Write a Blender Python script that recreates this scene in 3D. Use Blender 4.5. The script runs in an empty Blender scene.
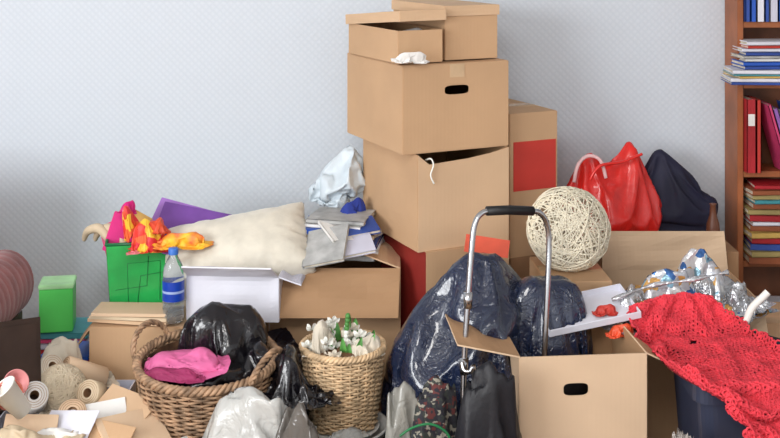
import bpy, bmesh, math, random
from mathutils import Vector, Matrix, Euler, noise
random.seed(7)
# ---------------------------------------------------------------- survey helpers (metres; camera 1.45 m above floor at y=0, back wall y=3.9)
F=1100.; CH=1.45; V0=-60.
def X(u,d): return (u-390)*d/F
def Z(v,d): return CH-(v-V0)*d/F
def P(u,v,d): return Vector((X(u,d),d,Z(v,d)))
def V(*a): return Vector(a)
def lin(c):
    c=c/255.
    return c/12.92 if c<=.04045 else ((c+.055)/1.055)**2.4
def C(r,g,b): return (lin(r),lin(g),lin(b),1)

# ---------------------------------------------------------------- materials
def mat(name,col,rough=.6,var=.12,scale=8,bump=.15,bscale=60,metal=0,trans=0,coat=0,alpha=1,col2=None,kind='noise',sheen=0,bdist=.004,ior=1.45):
    m=bpy.data.materials.new(name); m.use_nodes=True
    nt=m.node_tree; N=nt.nodes; L=nt.links
    b=N['Principled BSDF']
    tc=N.new('ShaderNodeTexCoord')
    n=N.new('ShaderNodeTexNoise'); n.inputs['Scale'].default_value=scale; n.inputs['Detail'].default_value=5
    L.new(tc.outputs['Object'],n.inputs['Vector'])
    r=N.new('ShaderNodeValToRGB')
    c2=col2 if col2 else tuple(min(1,x*(1-var*2.2)) for x in col[:3])+(1,)
    c0=tuple(min(1,x*(1+var)) for x in col[:3])+(1,) if not col2 else col
    r.color_ramp.elements[0].position=.32; r.color_ramp.elements[0].color=c2
    r.color_ramp.elements[1].position=.66; r.color_ramp.elements[1].color=c0
    L.new(n.outputs['Fac'],r.inputs['Fac']); L.new(r.outputs['Color'],b.inputs['Base Color'])
    b.inputs['Roughness'].default_value=rough; b.inputs['Metallic'].default_value=metal
    b.inputs['Transmission Weight'].default_value=trans; b.inputs['Coat Weight'].default_value=coat
    b.inputs['Alpha'].default_value=alpha; b.inputs['Sheen Weight'].default_value=sheen; b.inputs['IOR'].default_value=ior
    if bump>0:
        bp=N.new('ShaderNodeBump'); bp.inputs['Strength'].default_value=bump; bp.inputs['Distance'].default_value=bdist
        if kind=='noise':
            t=N.new('ShaderNodeTexNoise'); t.inputs['Scale'].default_value=bscale; t.inputs['Detail'].default_value=4
            out=t.outputs['Fac']
        elif kind=='crumple':
            t=N.new('ShaderNodeTexNoise'); t.inputs['Scale'].default_value=bscale; t.inputs['Detail'].default_value=3
            t.inputs['Distortion'].default_value=1.5
            mm=N.new('ShaderNodeMath'); mm.operation='SUBTRACT'; mm.inputs[1].default_value=.5
            ma=N.new('ShaderNodeMath'); ma.operation='ABSOLUTE'
            L.new(t.outputs['Fac'],mm.inputs[0]); L.new(mm.outputs[0],ma.inputs[0]); out=ma.outputs[0]
        elif kind=='wave':
            t=N.new('ShaderNodeTexWave'); t.inputs['Scale'].default_value=bscale; t.inputs['Distortion'].default_value=.5
            out=t.outputs['Fac']
        L.new(tc.outputs['Object'],t.inputs['Vector']); L.new(out,bp.inputs['Height']); L.new(bp.outputs['Normal'],b.inputs['Normal'])
    return m
def multi(name,cols,scale=30,rough=.8,bump=.3,kind='vor',metal=0):
    m=bpy.data.materials.new(name); m.use_nodes=True
    nt=m.node_tree; N=nt.nodes; L=nt.links; b=N['Principled BSDF']
    tc=N.new('ShaderNodeTexCoord')
    nz=N.new('ShaderNodeTexNoise'); nz.inputs['Scale'].default_value=scale*.6
    L.new(tc.outputs['Object'],nz.inputs['Vector'])
    mx=N.new('ShaderNodeVectorMath'); mx.operation='MULTIPLY_ADD'; mx.inputs[1].default_value=(.04,.04,.04)
    L.new(nz.outputs['Color'],mx.inputs[0]); L.new(tc.outputs['Object'],mx.inputs[2])
    t=N.new('ShaderNodeTexVoronoi'); t.inputs['Scale'].default_value=scale
    L.new(mx.outputs[0],t.inputs['Vector'])
    sp=N.new('ShaderNodeSeparateColor'); L.new(t.outputs['Color'],sp.inputs[0])
    r=N.new('ShaderNodeValToRGB'); r.color_ramp.interpolation='CONSTANT'
    e=r.color_ramp.elements
    e[0].position=0; e[0].color=cols[0]; e[1].position=1/len(cols); e[1].color=cols[1]
    for i in range(2,len(cols)):
        q=e.new(i/len(cols)); q.color=cols[i]
    L.new(sp.outputs[0],r.inputs['Fac']); L.new(r.outputs['Color'],b.inputs['Base Color'])
    b.inputs['Roughness'].default_value=rough; b.inputs['Metallic'].default_value=metal
    n=N.new('ShaderNodeTexNoise'); n.inputs['Scale'].default_value=80
    L.new(tc.outputs['Object'],n.inputs['Vector'])
    bp=N.new('ShaderNodeBump'); bp.inputs['Strength'].default_value=bump; bp.inputs['Distance'].default_value=.004
    L.new(n.outputs['Fac'],bp.inputs['Height']); L.new(bp.outputs['Normal'],b.inputs['Normal'])
    return m
def card(name,c): return mat(name,c,rough=.8,var=.045,scale=3,bump=.08,bscale=25,kind='wave',bdist=.001)
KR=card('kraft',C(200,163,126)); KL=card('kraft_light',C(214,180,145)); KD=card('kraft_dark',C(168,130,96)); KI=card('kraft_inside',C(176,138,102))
KP=card('kraft_pale',C(222,192,160))
TAPE=mat('packing_tape',C(206,176,140),rough=.25,bump=.05)
REDP=mat('red_print',C(196,58,48),rough=.5,var=.05,bump=.03)
DRED=mat('dark_red_card',C(150,46,40),rough=.6,var=.1,bump=.05)
WH=mat('white_card',C(226,226,236),rough=.55,var=.03,bump=.05)
PAPER=mat('paper',C(236,234,230),rough=.8,var=.04,bump=.08)
PAGES=mat('page_edges',C(222,212,192),rough=.85,var=.1,scale=40,bump=.4,bscale=120)
GREYM=mat('grey_magazine',C(178,178,176),rough=.5,var=.15,scale=20,bump=.03)
BLACKP=mat('black_plastic',C(22,20,26),rough=.17,var=.1,bump=.45,bscale=26,kind='crumple',coat=.6,bdist=.01)
NAVYP=mat('navy_plastic',C(28,38,64),rough=.15,var=.12,scale=6,bump=.85,bscale=20,kind='crumple',coat=.9,bdist=.016)
CLEARP=mat('milky_plastic',C(206,206,202),rough=.15,var=.1,bump=.8,bscale=18,kind='crumple',coat=.5,bdist=.012,trans=.2)
WHITEBAG=mat('white_bag_plastic',C(216,228,236),rough=.35,var=.06,bump=.4,bscale=20,kind='crumple',bdist=.008)
REDBAG=mat('red_bag_plastic',C(222,40,34),rough=.32,var=.1,bump=.45,bscale=16,kind='crumple',coat=.3,bdist=.010)
NAVYF=mat('navy_fabric',C(30,30,54),rough=.7,var=.15,bump=.15,bscale=120)
BLACKF=mat('black_fabric',C(28,28,34),rough=.5,var=.2,bump=.3,bscale=100)
WICK=mat('wicker_brown',C(174,140,110),rough=.6,var=.3,scale=30,bump=.2,bscale=200)
WICKD=mat('wicker_dark',C(110,78,56),rough=.6,var=.3,scale=30,bump=.2)
WICKL=mat('wicker_light',C(222,190,150),rough=.6,var=.2,scale=30,bump=.2,bscale=200)
PINK=mat('pink_cloth',C(222,108,160),rough=.6,var=.1,scale=12,bump=.2,bscale=40)
CREAM=mat('cream_cloth',C(218,208,190),rough=.9,var=.07,scale=10,bump=.3,bscale=90,sheen=.3)
PILLOW=mat('pillow_linen',C(221,214,198),rough=.8,var=.07,scale=14,bump=.4,bscale=60,sheen=.3)
TWINE=mat('twine',C(240,232,210),rough=.9,var=.08,bump=.3,bscale=300)
RED=mat('crochet_red',C(232,66,80),rough=.85,var=.12,scale=20,bump=.3,bscale=300)
GREEN=mat('green_gloss',C(44,170,84),rough=.25,var=.12,scale=9,bump=.08,coat=.4)
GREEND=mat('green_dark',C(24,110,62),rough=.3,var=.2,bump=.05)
GREENB=mat('green_bright',C(96,220,104),rough=.4,var=.04,bump=.02)
PURPLE=mat('purple_folder',C(146,98,176),rough=.4,var=.05,bump=.03)
MAGENTA=mat('magenta_card',C(222,30,130),rough=.45,var=.08,bump=.03)
BLUE=mat('blue_print',C(40,90,190),rough=.4,var=.06,bump=.02)
TEAL=mat('teal_print',C(70,150,160),rough=.5,var=.1,bump=.03)
CHROME=mat('chrome',C(190,192,196),rough=.22,var=.03,bump=0,metal=1)
RUB=mat('black_rubber',C(26,26,28),rough=.5,var=.1,bump=.1)
WOOD=mat('bookcase_wood',C(166,98,58),rough=.45,var=.15,scale=6,bump=.08)
WOODD=mat('dark_wood',C(60,44,36),rough=.5,var=.2,bump=.08)
WOODB=mat('bookcase_back',C(120,72,46),rough=.5,var=.2,bump=.08)
ROSE=mat('rose_velvet',C(138,76,74),rough=.9,var=.15,scale=15,bump=.3,bscale=120,sheen=.3)
ORA=mat('orange_red',C(226,84,48),rough=.4,var=.15,bump=.3,bscale=30)
SILV=mat('silver_foil',C(206,208,212),rough=.2,var=.2,bump=.8,bscale=26,kind='crumple',metal=.7,bdist=.012)
GOLD=mat('gold_foil',C(214,176,96),rough=.22,var=.25,bump=.8,bscale=30,kind='crumple',metal=.8,bdist=.012)
NAVYBIN=mat('navy_bin_plastic',C(48,54,74),rough=.4,var=.05,bump=.05)
LEAF=mat('leaf_green',C(90,156,76),rough=.5,var=.2,scale=20,bump=.1)
PETAL=mat('white_petal',C(244,244,236),rough=.6,var=.05,bump=.1)
BUCK=mat('white_bucket_plastic',C(226,226,222),rough=.35,var=.03,bump=.02)
BEIGE=mat('beige_leather',C(212,192,162),rough=.55,var=.1,bump=.2)
FLUFF=mat('grey_fleece',C(206,196,188),rough=1,var=.15,scale=40,bump=1,bscale=90,bdist=.02)
LILAC=mat('lilac_card',C(204,204,220),rough=.6,var=.04,bump=.04)
MULTI=multi('patterned_fabric',[C(44,46,50),C(96,46,44),C(150,144,130),C(54,58,54),C(40,38,46),C(34,32,42)],scale=90)
MULTI2=multi('printed_foil',[C(226,226,230),C(206,210,218),C(70,116,180),C(220,170,100),C(232,232,232),C(190,190,196),C(140,180,200),C(225,225,230)],scale=40,rough=.22,metal=.4,bump=.9)
TART=multi('burgundy_pattern',[C(120,34,44),C(96,26,38),C(170,70,70),C(60,20,30)],scale=70)
GLASS=mat('clear_pet',C(225,235,245),rough=.05,var=.01,bump=0,trans=.9,ior=1.3)

# ---------------------------------------------------------------- mesh builder
_ico={}
def ico(sub):
    if sub not in _ico:
        bm=bmesh.new(); bmesh.ops.create_icosphere(bm,subdivisions=sub,radius=1)
        bm.verts.ensure_lookup_table()
        _ico[sub]=([v.co.copy() for v in bm.verts],[[v.index for v in f.verts] for f in bm.faces]); bm.free()
    return _ico[sub]
def fbm(p,oct=3):
    a=1;s=0
    for i in range(oct):
        s+=a*noise.noise(p); p=p*2.03+V(3.1,1.7,9.2); a*=.5
    return s
def ridge(p,oct=3):
    a=1;s=0
    for i in range(oct):
        s+=a*(1-min(1,abs(noise.noise(p))*3.0)); p=p*1.9+V(5.1,8.7,2.2); a*=.5
    return s
def puffv(p,oct=2):
    a=1;s=0
    for i in range(oct):
        w=p+V(noise.noise(p*1.3),noise.noise(p*1.3+V(7,0,0)),noise.noise(p*1.3+V(0,7,0)))*.7
        d=noise.voronoi(w)[0][0]
        s+=a*(.32-d*d); p=p*2.0+V(4.1,2.7,6.2); a*=.36
    return s
def catmull(pts,n=8,closed=False):
    pts=[Vector(p) for p in pts]; out=[]; L=len(pts)
    rng=L if closed else L-1
    for i in range(rng):
        if closed: p0,p1,p2,p3=pts[(i-1)%L],pts[i],pts[(i+1)%L],pts[(i+2)%L]
        else: p0,p1,p2,p3=pts[max(i-1,0)],pts[i],pts[i+1],pts[min(i+2,L-1)]
        for k in range(n):
            t=k/n
            out.append(.5*((2*p1)+(p2-p0)*t+(2*p0-5*p1+4*p2-p3)*t*t+(3*p1-p0-3*p2+p3)*t**3))
    if not closed: out.append(pts[-1])
    return out
class MB:
    def __init__(s): s.v=[];s.f=[];s.m=[];s.sm=[];s.mats=[]
    def mi(s,m):
        if m not in s.mats: s.mats.append(m)
        return s.mats.index(m)
    def add(s,vs,fs,m,smooth=False,M=None):
        o=len(s.v); k=s.mi(m)
        s.v+= [tuple(M@Vector(v)) for v in vs] if M else [tuple(v) for v in vs]
        for f in fs: s.f.append([i+o for i in f]); s.m.append(k); s.sm.append(smooth)
    def cloth(s,key,loc,m,scale=.2,rot=(0,0,0),zmin=None):
        vs,fs=SIM[key]
        sc=Matrix.Diagonal((scale,scale,scale,1)) if not isinstance(scale,tuple) else Matrix.Diagonal((*scale,1))
        M=Matrix.Translation(Vector(loc))@Euler([math.radians(q) for q in rot]).to_matrix().to_4x4()@sc
        pts=[M@v for v in vs]
        if zmin is not None:
            for p in pts: p.z=max(p.z,zmin)
        s.add(pts,fs,m,True)
    def box(s,c,size,m,R=None,bev=0):
        c=Vector(c); hx,hy,hz=[q/2 for q in size]
        M=Matrix.Translation(c)@(R.to_4x4() if R else Matrix())
        b=min(bev,hx*.9,hy*.9,hz*.9)
        if b<=0:
            vs=[(x,y,z) for x in(-hx,hx) for y in(-hy,hy) for z in(-hz,hz)]
            fs=[(0,1,3,2),(4,6,7,5),(0,4,5,1),(2,3,7,6),(0,2,6,4),(1,5,7,3)]
            s.add(vs,fs,m,False,M)
        else:
            bm=bmesh.new(); bmesh.ops.create_cube(bm,size=1)
            for v in bm.verts: v.co=Vector((v.co.x*hx*2,v.co.y*hy*2,v.co.z*hz*2))
            bmesh.ops.bevel(bm,geom=bm.edges[:],offset=b,segments=2,affect='EDGES')
            bm.verts.ensure_lookup_table()
            s.add([v.co.copy() for v in bm.verts],[[v.index for v in f.verts] for f in bm.faces],m,False,M); bm.free()
    def tube(s,pts,r,m,n=6,closed=False,cap=True,M=None):
        pts=[Vector(p) for p in pts]; L=len(pts)
        rf=r if callable(r) else (lambda t:r)
        vs=[];fs=[]
        T=[]
        for i in range(L):
            a=pts[(i-1)%L] if (closed or i>0) else pts[i]; b=pts[(i+1)%L] if (closed or i<L-1) else pts[i]
            t=(b-a); T.append(t.normalized() if t.length>1e-9 else V(0,0,1))
        up=V(0,0,1) if abs(T[0].z)<.9 else V(1,0,0)
        nrm=(up-T[0]*up.dot(T[0])).normalized()
        for i in range(L):
            nrm=nrm-T[i]*nrm.dot(T[i])
            nrm=nrm.normalized() if nrm.length>1e-6 else V(1,0,0)
            bn=T[i].cross(nrm); rr=rf(i/max(1,L-1))
            for k in range(n):
                a=2*math.pi*k/n
                vs.append(pts[i]+nrm*math.cos(a)*rr+bn*math.sin(a)*rr)
        for i in range(L if closed else L-1):
            j=(i+1)%L
            for k in range(n):
                fs.append((i*n+k,i*n+(k+1)%n,j*n+(k+1)%n,j*n+k))
        if cap and not closed:
            fs.append(list(range(n))[::-1]); fs.append([(L-1)*n+k for k in range(n)])
        s.add(vs,fs,m,True,M)
    def lathe(s,prof,m,n=40,c=(0,0,0),sx=1,sy=1,M=None,fn=None):
        vs=[];fs=[];c=Vector(c)
        for r,z in prof:
            for k in range(n):
                a=2*math.pi*k/n; rr=r*(fn(a,z) if fn else 1)
                vs.append(c+V(rr*math.cos(a)*sx,rr*math.sin(a)*sy,z))
        for i in range(len(prof)-1):
            for k in range(n): fs.append((i*n+k,i*n+(k+1)%n,(i+1)*n+(k+1)%n,(i+1)*n+k))
        s.add(vs,fs,m,True,M)
    def grid(s,fn,nu,nv,m,smooth=True,wrap=False,M=None):
        vs=[];fs=[]; cu=nu if wrap else nu+1
        for j in range(nv+1):
            for i in range(cu): vs.append(fn(i/nu,j/nv))
        for j in range(nv):
            for i in range(nu):
                i2=(i+1)%cu if wrap else i+1
                fs.append((j*cu+i,j*cu+i2,(j+1)*cu+i2,(j+1)*cu+i))
        s.add(vs,fs,m,smooth,M)
    def panel(s,a,b,c,d,m,t=.004,n=8,warp=.003,seed=0,m2=None):
        a,b,c,d=[Vector(q) for q in(a,b,c,d)]
        N=(b-a).cross(d-a).normalized()
        top=[];bot=[]
        for j in range(n+1):
            for i in range(n+1):
                u=i/n;v=j/n
                p=a*(1-u)*(1-v)+b*u*(1-v)+c*u*v+d*(1-u)*v
                w=warp*noise.noise(V(u*2+seed*3.7,v*2,seed*1.3))*2*(16*u*(1-u)*v*(1-v))**.5 if warp else 0
                top.append(p+N*(t/2+w)); bot.append(p-N*(t/2-w))
        K=(n+1)**2; g=lambda i,j:j*(n+1)+i
        fs=[(g(i,j),g(i+1,j),g(i+1,j+1),g(i,j+1)) for j in range(n) for i in range(n)]
        fb=[tuple(K+q for q in reversed(f)) for f in fs]
        e=[]
        for i in range(n):
            e+=[(g(i,0)+K,g(i+1,0)+K,g(i+1,0),g(i,0)),(g(i,n),g(i+1,n),g(i+1,n)+K,g(i,n)+K),(g(0,i),g(0,i+1),g(0,i+1)+K,g(0,i)+K),(g(n,i)+K,g(n,i+1)+K,g(n,i+1),g(n,i))]
        s.add(top+bot,fs+e+([] if m2 else fb),m)
        if m2: s.add(top+bot,fb,m2)
    def holepanel(s,a,b,d,m,hc=(.5,.6),hs=(.045,.016),t=.004):
        a,b,d=Vector(a),Vector(b),Vector(d)
        W=(b-a).length;H=(d-a).length;eu=(b-a).normalized();ev=(d-a).normalized();N=eu.cross(ev)
        cx,cy=W*hc[0],H*hc[1]
        ang=sorted([2*math.pi*k/40 for k in range(40)]+[math.atan2(y-cy,x-cx)%(2*math.pi) for x in(0,W) for y in(0,H)])
        n=len(ang);out=[];inn=[]
        for q in ang:
            c_,s_=math.cos(q),math.sin(q)
            ts=[]
            if c_>1e-6: ts.append((W-cx)/c_)
            if c_<-1e-6: ts.append(-cx/c_)
            if s_>1e-6: ts.append((H-cy)/s_)
            if s_<-1e-6: ts.append(-cy/s_)
            r=min(ts); out.append((cx+r*c_,cy+r*s_))
            e=.55
            inn.append((cx+hs[0]*abs(c_)**e*(1 if c_>0 else -1),cy+hs[1]*abs(s_)**e*(1 if s_>0 else -1)))
        vs=[]
        for off in(t/2,-t/2):
            for L in(out,inn):
                for x,y in L: vs.append(a+eu*x+ev*y+N*off)
        fs=[]
        for i in range(n):
            j=(i+1)%n
            fs+=[(i,j,n+j,n+i),(2*n+j,2*n+i,3*n+i,3*n+j),(n+i,n+j,3*n+j,3*n+i),(j,i,2*n+i,2*n+j)]
        s.add(vs,fs,m)
    def blob(s,c,r,m,seed=0,amp=.12,freq=2,rid=.06,rf=3,sub=5,zmin=None,shape=None,stretch=(1,1,1),puff=0,pf=2):
        vs,fs=ico(sub);out=[];c=Vector(c); o=V(seed*7.3,seed*3.1,seed*5.7)
        for p in vs:
            q=V(p.x*stretch[0],p.y*stretch[1],p.z*stretch[2])
            k=1+amp*fbm(q*freq+o,3)+(rid*ridge(q*rf+o*2,3) if rid else 0)+(puff*puffv(q*pf+o,3) if puff else 0)
            w=p*k
            if shape: w=shape(p,w)
            w=c+V(w.x*r[0],w.y*r[1],w.z*r[2])
            if zmin is not None and w.z<zmin: w.z=zmin+.003*noise.noise(w*20)
            out.append(w)
        s.add(out,fs,m,True)
    def book(s,c,size,cov,R=None,spine=None,pages=None):
        c=Vector(c);R=R or Matrix.Identity(3);w,l,t=size;ct=min(.0025,t*.2)
        pages=pages or PAGES
        s.box(c+R@V(0.002,0,0),(w-.008,l-.006,t-2*ct),pages,R)
        s.box(c+R@V(0,0,t/2-ct/2),(w,l,ct),cov,R); s.box(c+R@V(0,0,-t/2+ct/2),(w,l,ct),cov,R)
        s.box(c+R@V(-w/2+ct/2,0,0),(ct,l,t),spine or cov,R)
    def obj(s,name,loc=(0,0,0),rot=(0,0,0),solid=0,center=True):
        me=bpy.data.meshes.new(name)
        vs=s.v; off=V(0,0,0)
        if center and vs:
            off=Vector([ (min(v[k] for v in vs)+max(v[k] for v in vs))/2 for k in range(2)]+[min(v[2] for v in vs)])
            vs=[(v[0]-off.x,v[1]-off.y,v[2]-off.z) for v in vs]
        me.from_pydata(vs,[],s.f); me.update()
        for m in s.mats: me.materials.append(m)
        me.polygons.foreach_set('material_index',s.m); me.polygons.foreach_set('use_smooth',s.sm)
        ob=bpy.data.objects.new(name,me); bpy.context.scene.collection.objects.link(ob)
        Rm=Euler([math.radians(q) for q in rot]).to_matrix()
        ob.location=Vector(loc)+Rm@off; ob.rotation_euler=[math.radians(q) for q in rot]
        return ob

# ---------------------------------------------------------------- cloth forming (soft things are draped first at 5x scale, then placed)
JOBS=[]
def mk(name,vs,fs,col):
    me=bpy.data.meshes.new(name); me.from_pydata([tuple(v) for v in vs],[],fs); me.update()
    ob=bpy.data.objects.new(name,me); col.objects.link(ob); return ob
def job(key,vs,fs,cols,pins=(),shrink=-.1,press=0,grav=1,bend=.5,tens=15,mass=.3,frames=45,dist=.02):
    col=bpy.data.collections.new('sim_'+key); bpy.context.scene.collection.children.link(col)
    ccol=bpy.data.collections.new('simc_'+key); bpy.context.scene.collection.children.link(ccol)
    ob=mk('s_'+key,vs,fs,col)
    if len(pins):
        g=ob.vertex_groups.new(name='pin'); g.add(list(pins),1.0,'ADD')
    md=ob.modifiers.new('c','CLOTH'); st=md.settings
    st.quality=6; st.mass=mass; st.tension_stiffness=tens; st.compression_stiffness=tens; st.shear_stiffness=tens*.4; st.bending_stiffness=bend
    st.tension_damping=8; st.compression_damping=8; st.bending_damping=.8; st.air_damping=2
    st.effector_weights.gravity=grav
    if shrink: st.shrink_min=shrink
    if press: st.use_pressure=True; st.uniform_pressure_force=press
    if len(pins): st.vertex_group_mass='pin'
    cs=md.collision_settings; cs.collection=ccol; cs.distance_min=dist; cs.collision_quality=3; cs.use_collision=True
    for i,(cv,cf) in enumerate(cols):
        c=mk('sc_%s%d'%(key,i),cv,cf,ccol); cm=c.modifiers.new('k','COLLISION'); c.collision.thickness_outer=.02; c.collision.cloth_friction=20
    md.point_cache.frame_start=1; md.point_cache.frame_end=frames
    JOBS.append((key,ob,ccol,col))
def runjobs(frames=45):
    sc=bpy.context.scene; sc.frame_start=1; sc.frame_end=frames
    for f in range(1,frames+1): sc.frame_set(f)
    dg=bpy.context.evaluated_depsgraph_get(); out={}
    for key,ob,ccol,col in JOBS:
        me=bpy.data.meshes.new_from_object(ob.evaluated_get(dg)); out[key]=([v.co.copy() for v in me.vertices],[list(p.vertices) for p in me.polygons])
    for key,ob,ccol,col in JOBS:
        for o in list(ccol.objects)+list(col.objects): bpy.data.objects.remove(o)
        bpy.data.collections.remove(ccol); bpy.data.collections.remove(col)
    sc.frame_set(1)
    return out
def lump(c,r,sub=3,seed=0,amp=.15):
    vs,fs=ico(sub); c=Vector(c)
    return ([c+V(p.x*r[0],p.y*r[1],p.z*r[2])*(1+amp*noise.noise(p*1.5+V(seed,0,0))) for p in vs],fs)
def boxc(c,s):
    c=Vector(c);hx,hy,hz=[q/2 for q in s]
    return ([c+V(x,y,z) for x in(-hx,hx) for y in(-hy,hy) for z in(-hz,hz)],[(0,1,3,2),(4,6,7,5),(0,4,5,1),(2,3,7,6),(0,2,6,4),(1,5,7,3)])
def planec(z,s=4): return ([V(-s,-s,z),V(s,-s,z),V(s,s,z),V(-s,s,z)],[[0,1,2,3]])
def sheetm(n,sx,sy,z,seed=0,amp=.1,c=(0,0)):
    vs=[];fs=[]
    for j in range(n+1):
        for i in range(n+1):
            x=(i/n-.5)*sx;y=(j/n-.5)*sy
            vs.append(V(c[0]+x,c[1]+y,z+amp*noise.noise(V(x*2+seed,y*2,seed))))
    for j in range(n):
        for i in range(n): a=j*(n+1)+i; fs.append([a,a+1,a+n+2,a+n+1])
    return vs,fs
# trash bag: slack film over bulky contents, gathered at the top
vs,fs=ico(5)
bag=[V(p.x*1.05*(1-.08*max(0,p.z)**2)+.38*max(0,p.z),p.y*.9,p.z*1.28+1.25)*(1+.07*noise.noise(p*2.5)) for p in vs]
pins=[i for i,p in enumerate(vs) if p.z>.992]
job('trash',bag,fs,[lump((-.2,0,.5),(.7,.6,.5),seed=1),lump((.1,.05,1.1),(.66,.55,.55),seed=2),lump((-.2,-.25,1.25),(.40,.36,.4),seed=3),lump((.3,0,1.85),(.55,.45,.46),seed=4),lump((.55,-.1,.7),(.4,.42,.45),seed=5),lump((.55,-.15,1.6),(.35,.35,.35),seed=6),planec(0)],pins,shrink=-.34,bend=.12)
s_,f_=sheetm(72,2.1,1.9,1.3,seed=3,amp=.35)
job('black',s_,f_,[lump((-.3,0,.5),(.5,.4,.45),seed=7),lump((.35,.1,.45),(.4,.4,.4),seed=8),lump((0,-.3,.3),(.3,.3,.3),seed=9),planec(0.05)],shrink=-.5,bend=.2)
s_,f_=sheetm(72,2.4,2.0,1.6,seed=33,amp=.4)
job('lobe',s_,f_,[lump((-.15,0,.6),(.5,.42,.6),seed=14),lump((.4,0,.7),(.38,.35,.45),seed=17),lump((.1,-.35,.4),(.35,.3,.35),seed=18),planec(0)],shrink=-.5,bend=.2)
s_,f_=sheetm(60,1.3,.8,.9,seed=5,amp=.2)
job('pink',s_,f_,[lump((0,0,.15),(.55,.3,.12),seed=7),lump((-.25,-.1,.25),(.18,.15,.1),seed=9),lump((.3,.05,.22),(.15,.12,.1),seed=19),planec(0.05)],shrink=-.4,bend=.5)
s_,f_=sheetm(64,1.9,1.6,1.5,seed=11,amp=.4)
job('drape',s_,f_,[lump((-.2,0,.5),(.4,.35,.75),seed=17),lump((.35,.05,.3),(.35,.35,.45),seed=18),planec(0.0)],shrink=-.35,bend=.3)
s_,f_=sheetm(60,1.7,1.2,1.2,seed=21,amp=.4)
job('foil',s_,f_,[lump((-.4,0,.2),(.4,.35,.35),seed=27),lump((.4,.05,.3),(.35,.35,.35),seed=28),planec(0.0)],shrink=-.75,bend=2,tens=25)
s_,f_=sheetm(78,2.6,2.0,1.0,seed=43,amp=.4)
job('rumple',s_,f_,[lump((-.6,0,.25),(.35,.4,.35),seed=37),lump((.05,-.1,.35),(.35,.35,.4),seed=38),lump((.6,.1,.2),(.4,.35,.3),seed=39),lump((.3,-.45,.15),(.3,.2,.22),seed=40),planec(0.0)],shrink=-.8,bend=.6,tens=20)
# pillow (soft, plump)
n=46;vs2=[];fs2=[];idx={}
for sg in(1,-1):
    for j in range(n+1):
        for i in range(n+1):
            e=i in(0,n) or j in(0,n)
            if e and sg==-1: idx[(sg,i,j)]=idx[(1,i,j)];continue
            a=i/n*2-1;c_=j/n*2-1
            idx[(sg,i,j)]=len(vs2); vs2.append(V(a*(1-.07*a*a*c_*c_),c_*.68*(1-.07*a*a*c_*c_),.30+(0 if e else sg*.05+.03*noise.noise(V(i*.2,j*.2,3)))))
    for j in range(n):
        for i in range(n):
            q=[idx[(sg,i,j)],idx[(sg,i+1,j)],idx[(sg,i+1,j+1)],idx[(sg,i,j+1)]]
            fs2.append(q if sg==1 else q[::-1])
job('pillow',vs2,fs2,[planec(0)],shrink=-.16,press=3.4,grav=.4,bend=.2,mass=.3)
# white bag
vs,fs=ico(5)
bag=[V(p.x*.55+.1*p.z,p.y*.5,p.z*.68+.66)*(1+.08*noise.noise(p*2)) for p in vs]; pins=[i for i,p in enumerate(vs) if p.z>.985]
job('white',bag,fs,[lump((0,0,.32),(.3,.28,.27),seed=4),lump((.12,0,.75),(.22,.2,.22),seed=5),planec(0)],pins,shrink=-.3,bend=.2)
# red bag: two lifted handle corners
def spk(p,x,h,w): return h*math.exp(-((p.x-x)/w)**2)*max(0,p.z)**2
bag=[V(p.x*.80,p.y*.48*(1-.6*max(0,p.z)**2),p.z*.62+.62+spk(p,.45,.30,.2)+spk(p,-.5,.14,.2)) for p in vs]
pins=[i for i,p in enumerate(vs) if p.z>.80 and (abs(p.x-.47)<.09) and abs(p.y)<.2]+[i for i,p in enumerate(vs) if p.z>.74 and (abs(p.x+.55)<.09) and abs(p.y)<.2]
job('redbag',bag,fs,[boxc((0,0,.3),(1.15,.5,.5)),lump((-.15,0,.6),(.45,.25,.35),seed=5),lump((.3,0,.7),(.25,.2,.3),seed=6),planec(0)],pins,shrink=-.2,bend=.25)
bag=[V(p.x*.62-.12*max(0,p.z),p.y*.3,p.z*.62+.62+spk(p,-.25,.18,.4)) for p in vs]
pins=[i for i,p in enumerate(vs) if p.z>.90 and (abs(p.x+.25)<.12)]
job('navybag',bag,fs,[boxc((0,0,.25),(.95,.3,.4)),lump((-.1,0,.65),(.36,.18,.45),seed=5),planec(0)],pins,shrink=-.10,bend=.4)
# crochet throw: from the right carton down over the bin
A=[(632,318,3.02),(640,344,2.90),(668,364,2.74),(704,384,2.62),(736,416,2.565),(752,455,2.56)]
B=[(712,308,3.05),(745,330,2.98),(778,350,2.86),(815,366,2.74),(835,395,2.68),(850,440,2.6)]
Ap=catmull([P(*q) for q in A],10);Bp=catmull([P(*q) for q in B],10)
def S0(s,t):
    f=t*(len(Ap)-1);i=min(int(f),len(Ap)-2);g=f-i
    p=Ap[i].lerp(Ap[i+1],g).lerp(Bp[i].lerp(Bp[i+1],g),s)
    p=p.copy(); p.z+=.026+.02*math.sin(math.pi*s)+.012*noise.noise(V(s*5,t*9,1)); return p
CN,CM=36,64; cv=[];cf=[]
for j in range(CM+1):
    for i in range(CN+1): cv.append((S0(i/CN,j/CM)-V(.85,2.8,0))*5)
for j in range(CM):
    for i in range(CN): a=j*(CN+1)+i; cf.append([a,a+1,a+CN+2,a+CN+1])
pins=list(range(CN+1))+[j*(CN+1)+CN for j in range(0,CM,8)]+[j*(CN+1) for j in range(0,CM,11)]
o5=lambda x,y,z:((x-.85)*5,(y-2.8)*5,z*5)
job('crochet',cv,cf,[boxc(o5(.95,2.79,.185),(2.12,1.5,1.87)),boxc(o5(.875,3.335,.2),(2,1.65,2)),boxc(o5(.49,2.9,.19),(1.6,1.5,1.9)),planec(0)],pins,shrink=-.16,bend=1,dist=.03)
SIM=runjobs(45)

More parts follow.
